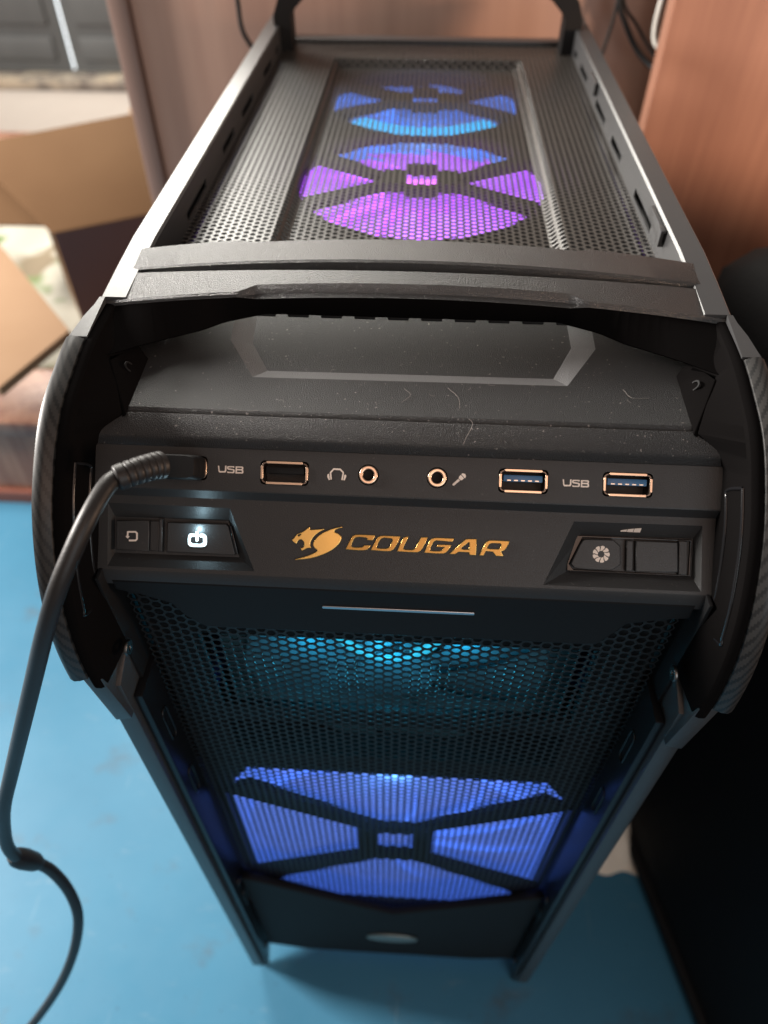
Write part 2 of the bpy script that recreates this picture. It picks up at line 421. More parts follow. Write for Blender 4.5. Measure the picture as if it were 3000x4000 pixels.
# ---------------- lit fans
def make_fan(mw, hole, size, struts, hub, glow, led, n_blades=9, r_rot=50, depth=14, name='case_fan', ext_=6, top_=2):
    fr = obj(name, shape(name, [size, hole], 3, .4), P_dark, PC, mw)
    for pts in struts: obj('strut', shape('strut', [pts], 3.6, .5), P_dark, fr, mw)
    for pts in hub: obj('hub_bracket', shape('hub_bracket', [pts], 4.4, .5), P_dark, fr, mw)
    cx = sum(p[0] for p in hole) / len(hole); cy = sum(p[1] for p in hole) / len(hole)
    rows = []; V = []; F = []
    for b in range(n_blades):
        a0 = 2 * math.pi * b / n_blades
        for i in range(6):
            r = 15 + (r_rot - 15) * i / 5
            for j in range(5):
                a = a0 + (j / 4) * 2 * math.pi / n_blades * 1.12 + .35 * (i / 5) ** 1.4
                V.append((cx + r * math.cos(a), cy + r * math.sin(a), -depth + (j / 4 - .5) * 4 * (1 - .3 * i / 5)))
        o = b * 30
        F += [(o + i * 5 + j, o + i * 5 + j + 1, o + i * 5 + j + 6, o + i * 5 + j + 5) for i in range(5) for j in range(4)]
    k0 = len(V); C_ = circ(cx, cy, 16, 24)
    V += [(x, y, -depth + 2.5) for x, y in C_] + [(x, y, -depth - 4) for x, y in C_]
    F.append(tuple(range(k0, k0 + 24))); F += [(k0 + i, k0 + (i + 1) % 24, k0 + 24 + (i + 1) % 24, k0 + 24 + i) for i in range(24)]
    me = mesh_from('rotor', [tuple(c * MM for c in v) for v in V], F, mm=False); shade(me, 40)
    obj('rotor', me, glow, fr, mw)
    sx = max(p[0] for p in hole) - min(p[0] for p in hole); sy = max(p[1] for p in hole) - min(p[1] for p in hole)
    df = boxes('diffuser', [(cx - sx / 2 - 3, cx + sx / 2 + 3, cy - sy / 2 - ext_, max(p[1] for p in hole) + top_, -depth - 7, -depth - 5)], .5, mm=False)
    obj('diffuser', df, led, fr, mw)
    return fr
def lamp(name, loc, energy, color, r=6):
    d = bpy.data.lights.new(name, 'POINT'); d.energy = energy; d.color = color; d.shadow_soft_size = r * MM
    o = bpy.data.objects.new(name, d); col.objects.link(o); o.location = W(*loc); return o
GB = emit('blue_fan_blades', (.075, .20, 1.0), 1.0, (.5, .5, .5)); DB = emit('blue_fan_diffuser', (.075, .20, 1.0), 1.15, (.6, .6, .6))
GP = emit('violet_fan_blades', (.42, .07, 1.0), 2.3, (.5, .5, .5)); DP = emit('violet_fan_diffuser', (.42, .07, 1.0), 2.6, (.6, .6, .6))
GC = emit('azure_fan_blades', (.03, .20, 1.0), 1.4, (.5, .5, .5)); DC = emit('azure_fan_diffuser', (.05, .22, 1.0), 1.8, (.6, .6, .6))
GT = emit('teal_fan_blades', (.02, .35, .55), .012, (.05, .11, .13)); DT = emit('teal_fan_diffuser', (.02, .35, .55), .006, (.04, .09, .11))
FRONT = Matrix(((1, 0, 0, 0), (0, 0, -1, 17 * MM), (0, 1, 0, ZT * MM), (0, 0, 0, 1)))      # faces the viewer
sq = [(-81.5, -171), (-66, -144), (67, -144), (83.5, -171), (83.5, -283), (68, -330), (-66, -330), (-81.5, -283)]
S_ = [[(-81.6, -171), (-68, -160), (-7, -205), (-18, -207)], [(83.6, -171), (70, -160), (10, -205), (20.5, -207)],
      [(-81.6, -283), (-18, -245), (-7, -250), (-62, -290), (-72, -300)], [(83.6, -283), (20.5, -245), (10, -250), (64, -290), (74, -300)]]
H_ = [[(-18.5, -205), (-8, -205), (-8, -248), (-18.5, -248)], [(10, -205), (20.5, -205), (20.5, -248), (10, -248)], [(-8, -204), (10, -204), (10, -211), (-8, -211)], [(-8, -240), (10, -240), (10, -249), (-8, -249)]]
make_fan(FRONT, sq, [(-86, -137), (86, -137), (86, -405), (-86, -405)], S_, H_, GB, DB, 11, 78, 4.5, 'case_fan', 40)
sq2 = [(-69, -128), (67, -128), (67, -38), (-69, -38)]
S2 = [[(-69.2, -86), (67.2, -86), (67.2, -98), (-69.2, -98)]]
f2 = make_fan(FRONT, sq2, [(-86, -136), (86, -136), (86, -8), (-86, -8)], S2, [], GT, DT, 9, 60, 14)
RING = emit('teal_led_ring', (.03, .55, .85), .9)
ringp = [(-4 + 21 * math.cos(a), 30, -48 + 24 * math.sin(a)) for a in np.linspace(math.pi * 1.08, math.pi * 1.92, 24)]
obj('led_ring', tube('led_ring', ringp, 2.0, 8), RING, f2)
LEDB = emit('blue_led_strip', (.03, .48, 1.0), 3.0)
lb = bpy.data.objects['case_fan']
for k in range(6): obj('led', boxes('led', [(-10 + k * 3.9, -7.2 + k * 3.9, 18, 20, -146.5, -143)], .5), LEDB, lb)
TOPM = Matrix(((1, 0, 0, 0), (0, 1, 0, 0), (0, 0, 1, (33.5 + ZT) * MM), (0, 0, 0, 1)))
def xstruts(cx, cy, r):
    S = []
    for sx, sy in ((-1, -1), (1, -1), (-1, 1), (1, 1)):
        S.append([(cx + sx * 13, cy + sy * 4), (cx + sx * 17, cy + sy * 1), (cx + sx * r * .93, cy + sy * r * .40), (cx + sx * r * .86, cy + sy * r * .56)])
    H = [[(cx - 17, cy - 8), (cx - 6.5, cy - 8), (cx - 6.5, cy + 8), (cx - 17, cy + 8)], [(cx + 7, cy - 8), (cx + 17, cy - 8), (cx + 17, cy + 8), (cx + 7, cy + 8)],
         [(cx - 6.5, cy - 13), (cx + 7, cy - 13), (cx + 7, cy - 8), (cx - 6.5, cy - 8)], [(cx - 6.5, cy + 11), (cx + 7, cy + 11), (cx + 7, cy + 15), (cx - 6.5, cy + 15)]]
    return S, H
PINKLED = emit('pink_led_strip', (.80, .14, 1.0), 5.0)
for cy, g, d, rr, y0_, y1_ in ((209, GP, DP, 55, 109, 264.8), (317, GC, DC, 51, 265.2, 412)):
    S, H = xstruts(1, cy + 3, rr)
    tf = make_fan(TOPM, circ(1, cy, rr, 40), [(-88, y0_), (88, y0_), (88, y1_), (-88, y1_)], S, H, g, d, 11, rr, 4.5, 'case_fan', 1)
    if g is GP:
        for k in range(5): obj('led', boxes('led', [(-5.4 + k * 2.9, -3.4 + k * 2.9, cy + 2, cy + 15, 31, 31.8)], .3), PINKLED, tf)
    else: obj('led_ring', tube('led_ring', [(1 + 42 * math.cos(a), cy + 33 * math.sin(a), 32.0) for a in np.linspace(rad(215), rad(325), 24)], 6.0, 10, flat=.2), LEDB, tf)
lamp('violet_led', (1, 168, 33), .005, (.55, .12, 1.0)); lamp('azure_led', (1, 272, 33), .005, (.05, .35, 1.0))
for k in range(3): lamp('teal_led', (-34 + 30 * k, 22.5, -62 - 6 * (k % 2)), .024, (.04, .62, 1.0), 4)
lamp('blue_led', (1, 19.5, -158), .05, (.10, .34, 1.0), 3)
obj('fan_shelf', boxes('fan_shelf', [(-86, 86, 14.5, 61, -141.5, -137.5)], .5), P_dark, PC)

# ---------------- front punched panel, base cover, badge
def front_fn(x, z, d): return (x, 11 + d, z)
fm = hexmesh('front_mesh_panel', -84.5, 85.5, -412, -9, 3.75, 1.5, front_fn, .35)
obj('front_mesh_panel', fm, MESHF, PC)
FR = Matrix(((1, 0, 0, 0), (0, 0, -1, 10.4 * MM), (0, 1, 0, ZT * MM), (0, 0, 0, 1)))
bc = obj('base_cover', shape('base_cover', [[(-86, -272), (-76, -277), (1.3, -325), (66, -288), (76, -281), (86, -276), (86, -415), (60, -423), (-60, -423), (-86, -415)]], 5, 1.0), mat('base_cover_plastic', (.007, .0065, .0065), .65, spec=.15), PC, FR)
obj('badge', shape('badge', [[(1.2 + 17 * math.cos(a), -377 + 8 * math.sin(a)) for a in np.linspace(0, 2 * math.pi, 40)[:-1]]], 1.4, .6), BADGE, bc, FR @ Matrix.Translation((0, 0, 5 * MM)))

# ---------------- sloping front: plate with a sunken panel, port strip, badge strip, lip
a4 = rad(4)
PL = Matrix(((1, 0, 0, 0), (0, math.cos(a4), -math.sin(a4), 39 * MM), (0, math.sin(a4), math.cos(a4), (38.7 + ZT) * MM), (0, 0, 0, 1)))
oct_o = [(-47.2, 16.2), (47.8, 16.9), (58.4, 35), (58.5, 62), (-59, 62), (-57.3, 34)]
oct_i = [(-43.6, 21.6), (44.4, 22.2), (51.4, 37.4), (51.3, 62), (-52.3, 62), (-50.6, 35)]
oct_o = [oct_o[4], oct_o[5], oct_o[0], oct_o[1], oct_o[2], oct_o[3]]; oct_i = [oct_i[4], oct_i[5], oct_i[0], oct_i[1], oct_i[2], oct_i[3]]
pocket_face('front_plate', [(-90, 1.4), (90, 1.4), (90, 66), (-90, 66)], [(oct_o, oct_i, 1.9)], PL, P_grain, PC, LIT_BEVEL)
prof = [(40.4, 38.79), (39.6, 38.2), (39.2, 37.3), (38.7, 37.6), (38.4, 38.35), SN(0, 15.2, .75)[1:], SN(0, 9.2, 1.7)[1:], SN(0, 8.2, 1.5)[1:], SN(0, 7.6, 1.0)[1:], SN(0, 5.9, -.2)[1:], SN(0, 5.4, -.6)[1:]]
obj('ridge', grid('ridge', [[(x, y, z) for y, z in prof] for x in (-91, 0, 91)]), P_grain, PC)
USBX = ((-64.3, -.2, 'black'), (-34.6, -.7, 'black'), (34.3, -.4, 'blue'), (63.9, -.3, 'blue'))
JX = ((-10.18, -.3), (9.65, -.35))
pk = [(rrect(x, s, 14.2, 7.0, 1.2), rrect(x, s, 14.0, 6.8, 1.1), 6) for x, s, _ in USBX] + [(circ(x, s, 3.05, 24), circ(x, s, 3.0, 24), 3) for x, s in JX]
ps = pocket_face('port_strip', [(-91, -6.3), (91, -6.3), (91, 5.8), (-91, 5.8)], pk, plane_m(0), P_io, PC)
prof = [SN(0, -6.28, .0)[1:], SN(0, -6.7, -.12)[1:], SN(0, -8.6, -2.6)[1:], SN(0, -9.0, -2.98)[1:], SN(0, -9.6, -3.0)[1:]]
obj('step', grid('step', [[(x, y, z) for y, z in prof] for x in (-91, 0, 91)]), P_io, PC)
RPo = [(49.9, -11.4), (86.6, -11.2), (87.2, -30.3), (41.8, -30.3)]; RPi = [(52.9, -15.4), (85.3, -15.2), (85.3, -26.2), (49.3, -26.2)]
LPo = [(-87.6, -11.4), (-51.0, -11.6), (-43.0, -30.0), (-87.2, -30.3)]; LPi = [(-86.6, -15.6), (-52.0, -15.5), (-48.4, -26.3), (-86.4, -26.5)]
bs = pocket_face('badge_strip', [(-91, -31.2), (91, -31.2), (91, -9.5), (-91, -9.5)], [(RPo, RPi, 3.2), (LPo, LPi, 3.2)], plane_m(-3), P_io, PC)
prof = [SN(0, -31.15, -3.0)[1:], SN(0, -31.7, -3.2)[1:], (7.7, 1.6), (7.3, .2), (7.2, -3)]
obj('strip_edge', grid('strip_edge', [[(x, y, z) for y, z in prof] for x in (-91, 0, 91)]), P_io, PC)
FL = Matrix(((1, 0, 0, 0), (0, 0, -1, 10.6 * MM), (0, 1, 0, ZT * MM), (0, 0, 0, 1)))
lip = obj('lip', shape('lip', [[(-87, -1), (-87, -6), (-80, -8), (-71, -12), (-68, -18), (-62.7, -23.4), (-60, -24), (60, -24), (63, -23.4), (67, -17), (69.5, -12), (80, -9), (87, -8), (87, -1)]], 3.6, .9), P_dark, PC, FL)
obj('indicator_line', shape('indicator_line', [rrect(-.2, -9.7, 46.6, 1.25, .5)], .5, .2), SILVER, lip, FL @ Matrix.Translation((0, 0, 3.5 * MM)))

# ---------------- ports, jacks
shell = shape('usb_port', [rrect(0, 0, 13.3, 6.1, 1.0), rrect(0, 0, 12.5, 5.3, .8)], 5.9, .12)
tab_h = shape('shell_tab', [rrect(0, 0, 10.6, .75, .2)], .35, .12); tab_v = shape('shell_tab', [rrect(0, 0, .75, 3.9, .2)], .35, .12)
tongue = boxes('tongue', [(-5.6, 5.6, -.2, 1.7, -5.5, -.7)], .2, mm=False)
pin = boxes('contact', [(-.55, .55, -.16, .16, -.05, .1)], mm=False)
for x, s, c in USBX:
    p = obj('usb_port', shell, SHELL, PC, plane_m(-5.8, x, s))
    for t, dx, dy in ((tab_h, 0, 3.0), (tab_h, 0, -3.0), (tab_v, -6.55, 0), (tab_v, 6.55, 0)): obj('shell_tab', t, PORT, p, plane_m(0.02, x + dx, s + dy))
    tg = tongue.copy(); tg.materials.clear()
    obj('tongue', tg, PBLUE if c == 'blue' else P_dark, p, plane_m(0, x, s))
    if c == 'blue':
        for k in range(5): obj('contact', pin, PIN, p, plane_m(-.7, x - 4 + 2 * k, s + .15))
ring = shape('audio_jack', [circ(0, 0, 2.7), circ(0, 0, 1.62)], 3.1, .3)
bore = shape('bore', [circ(0, 0, 1.66, 24)], 1)
for x, s in JX:
    j = obj('audio_jack', ring, PORT, PC, plane_m(-2.5, x, s)); obj('bore', bore, P_dark, j, plane_m(-2.95, x, s))

# ---------------- print and emblem
def printed(name, loops, mw, m=PRINT, parent=PC, ext=.08): return obj(name, shape(name, loops, ext), m, parent, mw)
LOGO_HEAD=[[(-32.22,-20.15),(-31.95,-19.97),(-31.53,-19.57),(-31.06,-18.84),(-30.42,-18.3),(-29.67,-17.96),(-29.02,-17.69),(-28.38,-17.2),(-27.63,-16.51),(-26.91,-16.01),(-26.96,-16.37),(-26.96,-17.0),(-25.54,-16.86),(-22.27,-16.45),(-23.34,-17.07),(-24.41,-17.69),(-25.37,-18.55),(-26.1,-19.45),(-26.56,-20.46),(-26.75,-21.23),(-26.56,-21.93),(-26.21,-22.43),(-26.87,-22.35),(-27.58,-22.45),(-28.28,-22.83),(-28.98,-23.29),(-29.2,-23.14),(-29.61,-22.42),(-29.06,-22.48),(-28.64,-22.13),(-28.46,-21.52),(-28.6,-20.76),(-28.92,-20.23),(-29.37,-19.94),(-29.87,-20.03),(-30.35,-20.4),(-30.6,-20.84),(-30.73,-21.29),(-31.14,-21.14),(-31.76,-20.73)],[(-30.62,-18.82),(-30.3,-18.53),(-29.54,-18.34),(-29.48,-18.5),(-29.8,-18.82),(-30.23,-19.06),(-30.51,-18.98)]]
LOGO_BODY=[[(-31.25,-25.89),(-29.94,-25.47),(-28.64,-25.09),(-27.34,-24.65),(-26.04,-24.04),(-24.97,-23.45),(-24.44,-22.94),(-25.22,-22.48),(-25.74,-21.84),(-25.93,-21.14),(-25.69,-20.31),(-25.01,-19.35),(-24.06,-18.39),(-22.99,-17.63),(-21.92,-17.1),(-20.84,-16.56),(-19.65,-16.18),(-18.35,-15.8),(-17.04,-15.75),(-18.34,-16.24),(-19.31,-16.66),(-19.78,-17.12),(-19.5,-17.43),(-18.61,-17.72),(-17.88,-18.24),(-17.53,-18.88),(-17.66,-19.76),(-18.12,-20.65),(-19.01,-21.67),(-20.18,-22.65),(-21.57,-23.53),(-23.07,-24.25),(-24.8,-24.92),(-26.54,-25.43),(-28.61,-25.8),(-30.47,-25.99)]]
LET_C=[[(-16.31,-22.33),(-14.81,-19.02),(-14.37,-18.3),(-13.46,-17.85),(-12.08,-17.75),(-7.6,-17.79),(-8.31,-19.37),(-10.16,-19.32),(-9.95,-18.89),(-10.34,-18.68),(-12.05,-18.52),(-13.12,-18.64),(-13.73,-18.97),(-14.51,-20.71),(-14.57,-21.25),(-14.17,-21.54),(-13.01,-21.6),(-11.47,-21.47),(-11.17,-21.26),(-10.8,-20.86),(-8.79,-20.78),(-9.37,-21.73),(-9.9,-22.18),(-10.81,-22.41),(-12.36,-22.5)]]
LET_O=[[(-8.89,-22.25),(-7.46,-19.18),(-6.96,-18.38),(-6.2,-17.92),(-5.13,-17.77),(-0.2,-17.82),(-1.47,-20.78),(-2.12,-21.81),(-3.1,-22.36),(-4.64,-22.42)],[(-7.15,-21.17),(-6.3,-19.28),(-5.79,-18.72),(-4.95,-18.45),(-2.78,-18.6),(-2.53,-19.12),(-3.16,-20.69),(-3.68,-21.33),(-4.52,-21.6),(-6.37,-21.6),(-7.07,-21.47)]]
LET_U=[[(-1.17,-22.31),(0.16,-19.01),(0.59,-18.22),(1.19,-17.86),(2.14,-17.73),(1.69,-18.95),(0.7,-20.99),(0.79,-21.45),(1.34,-21.66),(3.49,-21.62),(4.09,-21.24),(4.53,-20.52),(5.72,-17.83),(7.79,-17.77),(6.39,-21.06),(5.81,-21.86),(4.91,-22.36),(2.29,-22.39)]]
LET_G=[[(6.77,-22.34),(8.17,-18.89),(8.75,-18.17),(9.66,-17.83),(10.73,-17.74),(15.45,-17.77),(14.99,-18.84),(10.15,-18.61),(9.48,-19.07),(8.49,-21.11),(8.66,-21.64),(9.51,-21.71),(11.35,-21.64),(11.95,-21.43),(12.6,-20.47),(10.3,-20.49),(10.66,-19.76),(14.72,-19.69),(13.79,-21.42),(13.2,-22.06),(12.45,-22.4),(10.15,-22.46)]]
LET_A=[[(14.11,-22.41),(17.96,-18.64),(18.77,-17.83),(19.6,-17.69),(21.97,-17.65),(22.02,-22.41),(20.11,-22.49),(19.85,-21.71),(16.86,-21.68),(15.9,-22.41)],[(17.65,-20.42),(19.65,-18.8),(19.88,-18.86),(19.97,-20.86),(18.36,-20.88),(17.67,-20.72)]]
LET_R=[[(22.83,-22.47),(24.25,-19.29),(24.75,-18.43),(25.57,-17.9),(26.78,-17.81),(31.58,-17.87),(30.83,-19.71),(30.25,-20.58),(29.21,-21.03),(30.03,-22.35),(27.74,-22.45),(26.78,-21.26),(24.79,-21.11),(24.2,-22.44)],[(25.27,-19.86),(25.77,-19.0),(26.52,-18.74),(28.8,-18.72),(29.12,-19.09),(28.86,-19.94),(28.34,-20.35),(26.13,-20.37),(25.06,-20.26)]]
USB_L=[[(-54.12,0.72),(-53.76,0.73),(-53.62,-0.61),(-53.47,-0.8),(-52.27,-0.79),(-52.04,-0.55),(-52.03,0.8),(-51.63,0.81),(-51.61,-0.73),(-51.86,-1.17),(-53.55,-1.28),(-53.9,-0.91)]]
USB_S=[[(-51.22,0.71),(-49.43,0.74),(-49.22,0.45),(-49.61,0.24),(-49.72,0.39),(-51.01,0.38),(-51.04,0.08),(-49.5,-0.09),(-49.19,-0.34),(-49.23,-1.03),(-49.46,-1.28),(-51.16,-1.3),(-51.47,-1.02),(-51.13,-0.81),(-50.97,-0.96),(-49.67,-0.95),(-49.63,-0.45),(-51.09,-0.31),(-51.4,-0.09),(-51.45,0.42)]]
USB_B=[[(-48.93,0.72),(-46.94,0.73),(-46.67,0.51),(-46.69,-0.05),(-46.85,-0.21),(-46.64,-0.38),(-46.58,-1.03),(-46.87,-1.3),(-48.92,-1.34)],[(-48.52,0.38),(-47.09,0.37),(-47.11,-0.0),(-48.51,-0.02)],[(-48.53,-0.41),(-47.1,-0.42),(-47.02,-0.91),(-48.54,-0.93)]]
HEADSET=[[(-21.42,0.02),(-20.39,1.26),(-18.32,1.23),(-17.28,0.18),(-17.57,-2.11),(-18.0,-2.07),(-17.71,0.03),(-18.49,0.75),(-20.21,0.79),(-20.96,-0.1),(-20.75,-2.02),(-21.15,-2.09)],[(-22.02,-0.54),(-21.62,-0.39),(-21.29,-2.12),(-21.66,-2.19),(-22.13,-1.21)],[(-17.15,-0.54),(-16.72,-0.47),(-16.54,-0.87),(-16.98,-2.14),(-17.41,-2.1)]]
MIC=[[(16.51,0.93),(16.87,1.21),(17.62,1.05),(17.91,0.45),(17.67,-0.17),(17.45,-0.07)],[(16.36,0.74),(17.35,-0.23),(16.77,-0.79),(16.31,-0.75),(15.82,-0.29),(15.93,0.24)],[(15.69,-0.43),(16.21,-0.92),(14.58,-2.42),(14.18,-2.38),(14.08,-2.01)]]
RESET=[[(-82.06,-19.84),(-81.64,-19.68),(-79.4,-19.59),(-78.76,-20.12),(-78.73,-22.12),(-79.3,-22.67),(-81.41,-22.76),(-81.43,-22.23),(-79.51,-22.15),(-79.24,-21.86),(-79.29,-20.28),(-79.58,-20.1),(-81.54,-20.18),(-81.6,-21.07),(-81.23,-21.33),(-81.77,-21.96),(-82.44,-21.33),(-82.08,-21.03)]]
RESET_BTN=[[(-85.54,-16.65),(-75.42,-16.37),(-75.28,-25.39),(-85.27,-25.53)]]
POWER_BTN=[[(-69.95,-16.57),(-52.22,-16.4),(-51.5,-17.2),(-49.28,-24.98),(-49.54,-25.55),(-69.94,-25.52)]]
BARS=[[(-72.36,-15.69),(-71.38,-15.66),(-71.21,-25.49),(-72.33,-25.4)]]
RESET_CAP2=[[(-75.37,-16.37),(-72.48,-16.39),(-72.47,-25.41),(-75.23,-25.39)]]
POWER_IC=[[(-62.98,-19.88),(-61.45,-19.82),(-61.47,-20.93),(-62.61,-20.97),(-62.57,-22.44),(-59.22,-22.3),(-59.27,-20.83),(-60.24,-20.87),(-60.28,-19.69),(-58.8,-19.63),(-57.89,-20.22),(-57.76,-22.29),(-58.54,-23.3),(-62.73,-23.47),(-63.45,-22.67),(-63.52,-20.6)],[(-61.27,-19.26),(-60.92,-18.97),(-60.5,-19.09),(-60.34,-19.5),(-60.33,-21.71),(-60.68,-21.97),(-61.18,-21.94)]]
FAN_BTN=[[(52.76,-16.89),(53.74,-16.41),(63.87,-16.34),(64.3,-25.37),(51.28,-25.36),(49.93,-24.11),(49.91,-23.53)]]
BLANK_BTN=[[(65.73,-16.43),(67.67,-16.41),(67.92,-25.36),(65.93,-25.39)],[(68.38,-16.38),(80.37,-16.31),(80.8,-25.09),(68.67,-25.38)],[(80.77,-15.87),(83.32,-15.85),(83.67,-25.83),(81.12,-25.8)]]
VOL=[[(63.8,-13.52),(65.6,-13.07),(65.55,-13.93),(63.82,-13.95)],[(65.77,-13.03),(67.51,-12.67),(67.4,-14.03),(65.7,-13.96)],[(67.68,-12.64),(69.57,-12.39),(69.5,-14.0),(67.57,-14.02)]]
USBT = USB_L + USB_S + USB_B
printed('port_lettering', USBT, plane_m(.01)); printed('port_lettering', USBT, plane_m(.01, 99.6, -.15))
printed('headset_symbol', HEADSET, plane_m(.01)); printed('microphone_symbol', MIC, plane_m(.01))
em = obj('emblem', shape('emblem', [chaikin(LOGO_HEAD[0], 1), chaikin(LOGO_HEAD[1], 2)], .55, .16, 2), GOLD, PC, plane_m(-3.0))
obj('emblem_swoosh', shape('emblem_swoosh', [chaikin(LOGO_BODY[0], 1)], .6, .2, 2), GOLD, em, plane_m(-3.0))
wm = None
for nm, lp in (('C', LET_C), ('O', LET_O), ('U', LET_U), ('G', LET_G), ('A', LET_A), ('R', LET_R)):
    me = shape('emblem_letter', lp, .5, .19, 1); me.materials.append(GOLD); me.materials.append(GOLDD)
    for f in me.polygons: f.material_index = 1 if f.normal.z > .97 else 0
    obj('emblem_letter', me, GOLD, em, plane_m(-3.0))

# ---------------- buttons in the two pockets
def button(name, lp, n0=-6.15, h=1.9, m=P_button, parent=PC): return obj(name, shape(name, [lp], h, .3), m, parent, plane_m(n0))
rb = button('reset_button', RESET_BTN[0]); button('button_side', RESET_CAP2[0], -6.15, 1.4, P_button, rb)
button('divider_bar', BARS[0], -6.15, 2.3)
pw = button('power_button', POWER_BTN[0])
printed('reset_symbol', RESET, plane_m(-4.24), PRINT, rb)
PWR = [(-62.98, -19.7), (-61.55, -19.7), (-61.55, -20.6), (-62.75, -20.65), (-62.75, -22.65), (-58.95, -22.6), (-58.95, -20.6), (-60.05, -20.6), (-60.05, -19.65), (-58.8, -19.6), (-57.9, -20.2), (-57.8, -22.6), (-58.5, -23.5), (-62.75, -23.6), (-63.5, -22.8), (-63.55, -20.4)]
LIT = emit('lit_power_symbol', (.60, .90, 1.0), 1.6, (.8, .8, .8))
ps1 = printed('power_symbol', [chaikin(PWR, 1)], plane_m(-4.24), LIT, pw, .25); obj('power_symbol', shape('power_symbol', [chaikin(POWER_IC[1], 1)], .3), LIT, pw, plane_m(-4.2))
lamp('power_led', SN(-60.7, -18.3, -2.3), .0025, (.55, .85, 1.0), .35)
pc_ = shape('power_clear_edge', [[(-51.2, -16.9), (-50.6, -16.8), (-48.3, -25.2), (-49.1, -25.2)]], 2.2, .2); obj('power_clear_edge', pc_, P_gloss, pw, plane_m(-6.1))
fb = button('fan_speed_button', chaikin(FAN_BTN[0], 1)); bb = button('blank_button', BLANK_BTN[1])
button('button_side', BLANK_BTN[0], -6.15, 1.6, P_button, bb); button('button_side', BLANK_BTN[2], -6.15, 1.5, P_button, bb)
bl = []
for k in range(9):
    a = 2 * math.pi * k / 9; f = lambda r, t: (58.43 + r * math.cos(a + t), -20.7 + r * math.sin(a + t))
    bl.append([f(1.0, 0), f(1.55, -.22), f(2.1, -.30), f(2.45, -.22), f(2.5, .05), f(2.35, .28), f(1.9, .26), f(1.4, .36), f(1.0, .52)])
printed('fan_symbol', bl, plane_m(-4.24), PRINT, fb)
vw = math.atan2(3.2, 4.2)
VM = plane_m(-4.43, 0, -13.3) @ Matrix.Rotation(vw, 4, 'X')
printed('speed_symbol', [[(x, y + 13.3) for x, y in lp] for lp in VOL], VM, PRINT, fb)
# frames round the button groups
fr_ = shape('button_surround', [[(51.4, -15.5), (85.0, -15.4), (84.9, -26.1), (49.0, -26.1), (48.9, -24)], [(53.2, -16.1), (84.3, -16.0), (84.3, -25.9), (51.0, -25.6), (49.6, -24.0)]], .7, .2)
obj('button_surround', fr_, P_gloss, PC, plane_m(-6.18))

# ---------------- cheeks at both ends: black inner frame and carbon-patterned skin
Epts = catmull([(79, 51.5), (57.5, 50.6), (43, 47.8), (31, 44.2), (20, 37.2), (8, 26), (-2.5, 9.5), (-8.6, -9), (-10.6, -30), (-8.9, -50)], 20)
nE = len(Epts); CH = []
for i, P in enumerate(Epts):
    d = Epts[min(i + 1, nE - 1)] - Epts[max(i - 1, 0)]; d = d / np.linalg.norm(d); n = np.array([d[1], -d[0]])
    if n @ np.array([-1, 1]) < 0: n = -n
    CH.append((P, n))
arc = np.concatenate([[0], np.cumsum([np.linalg.norm(Epts[i + 1] - Epts[i]) for i in range(nE - 1)])])
def sm(a, b, v): t = max(0., min(1., (v - a) / (b - a))); return t * t * (3 - 2 * t)
def cheek_base(P):
    """foot of the inner wall (x, y, z) below a point of the cheek's crest"""
    K = [(-95, 88.5, 3, -50), (-45, 88.5, 3, -30), (-14, 89, 3.5, -8), (8, 90, 10, 3.5), (34, 90.3, 22, 20), (60, 90.3, 32, 30.5), (66, 87.4, 35, 35), (73, 82.3, 37.2, 38.8), (88, 86.0, 47, 42.2), (106, 90, 56, 45), (130, 84, 59.6, 45.4)]
    v = P[0] + P[1]
    for a, b in zip(K, K[1:]):
        if v <= b[0] or b is K[-1]:
            t = max(0, min(1, (v - a[0]) / (b[0] - a[0]))); return tuple(a[i] + (b[i] - a[i]) * t for i in (1, 2, 3))
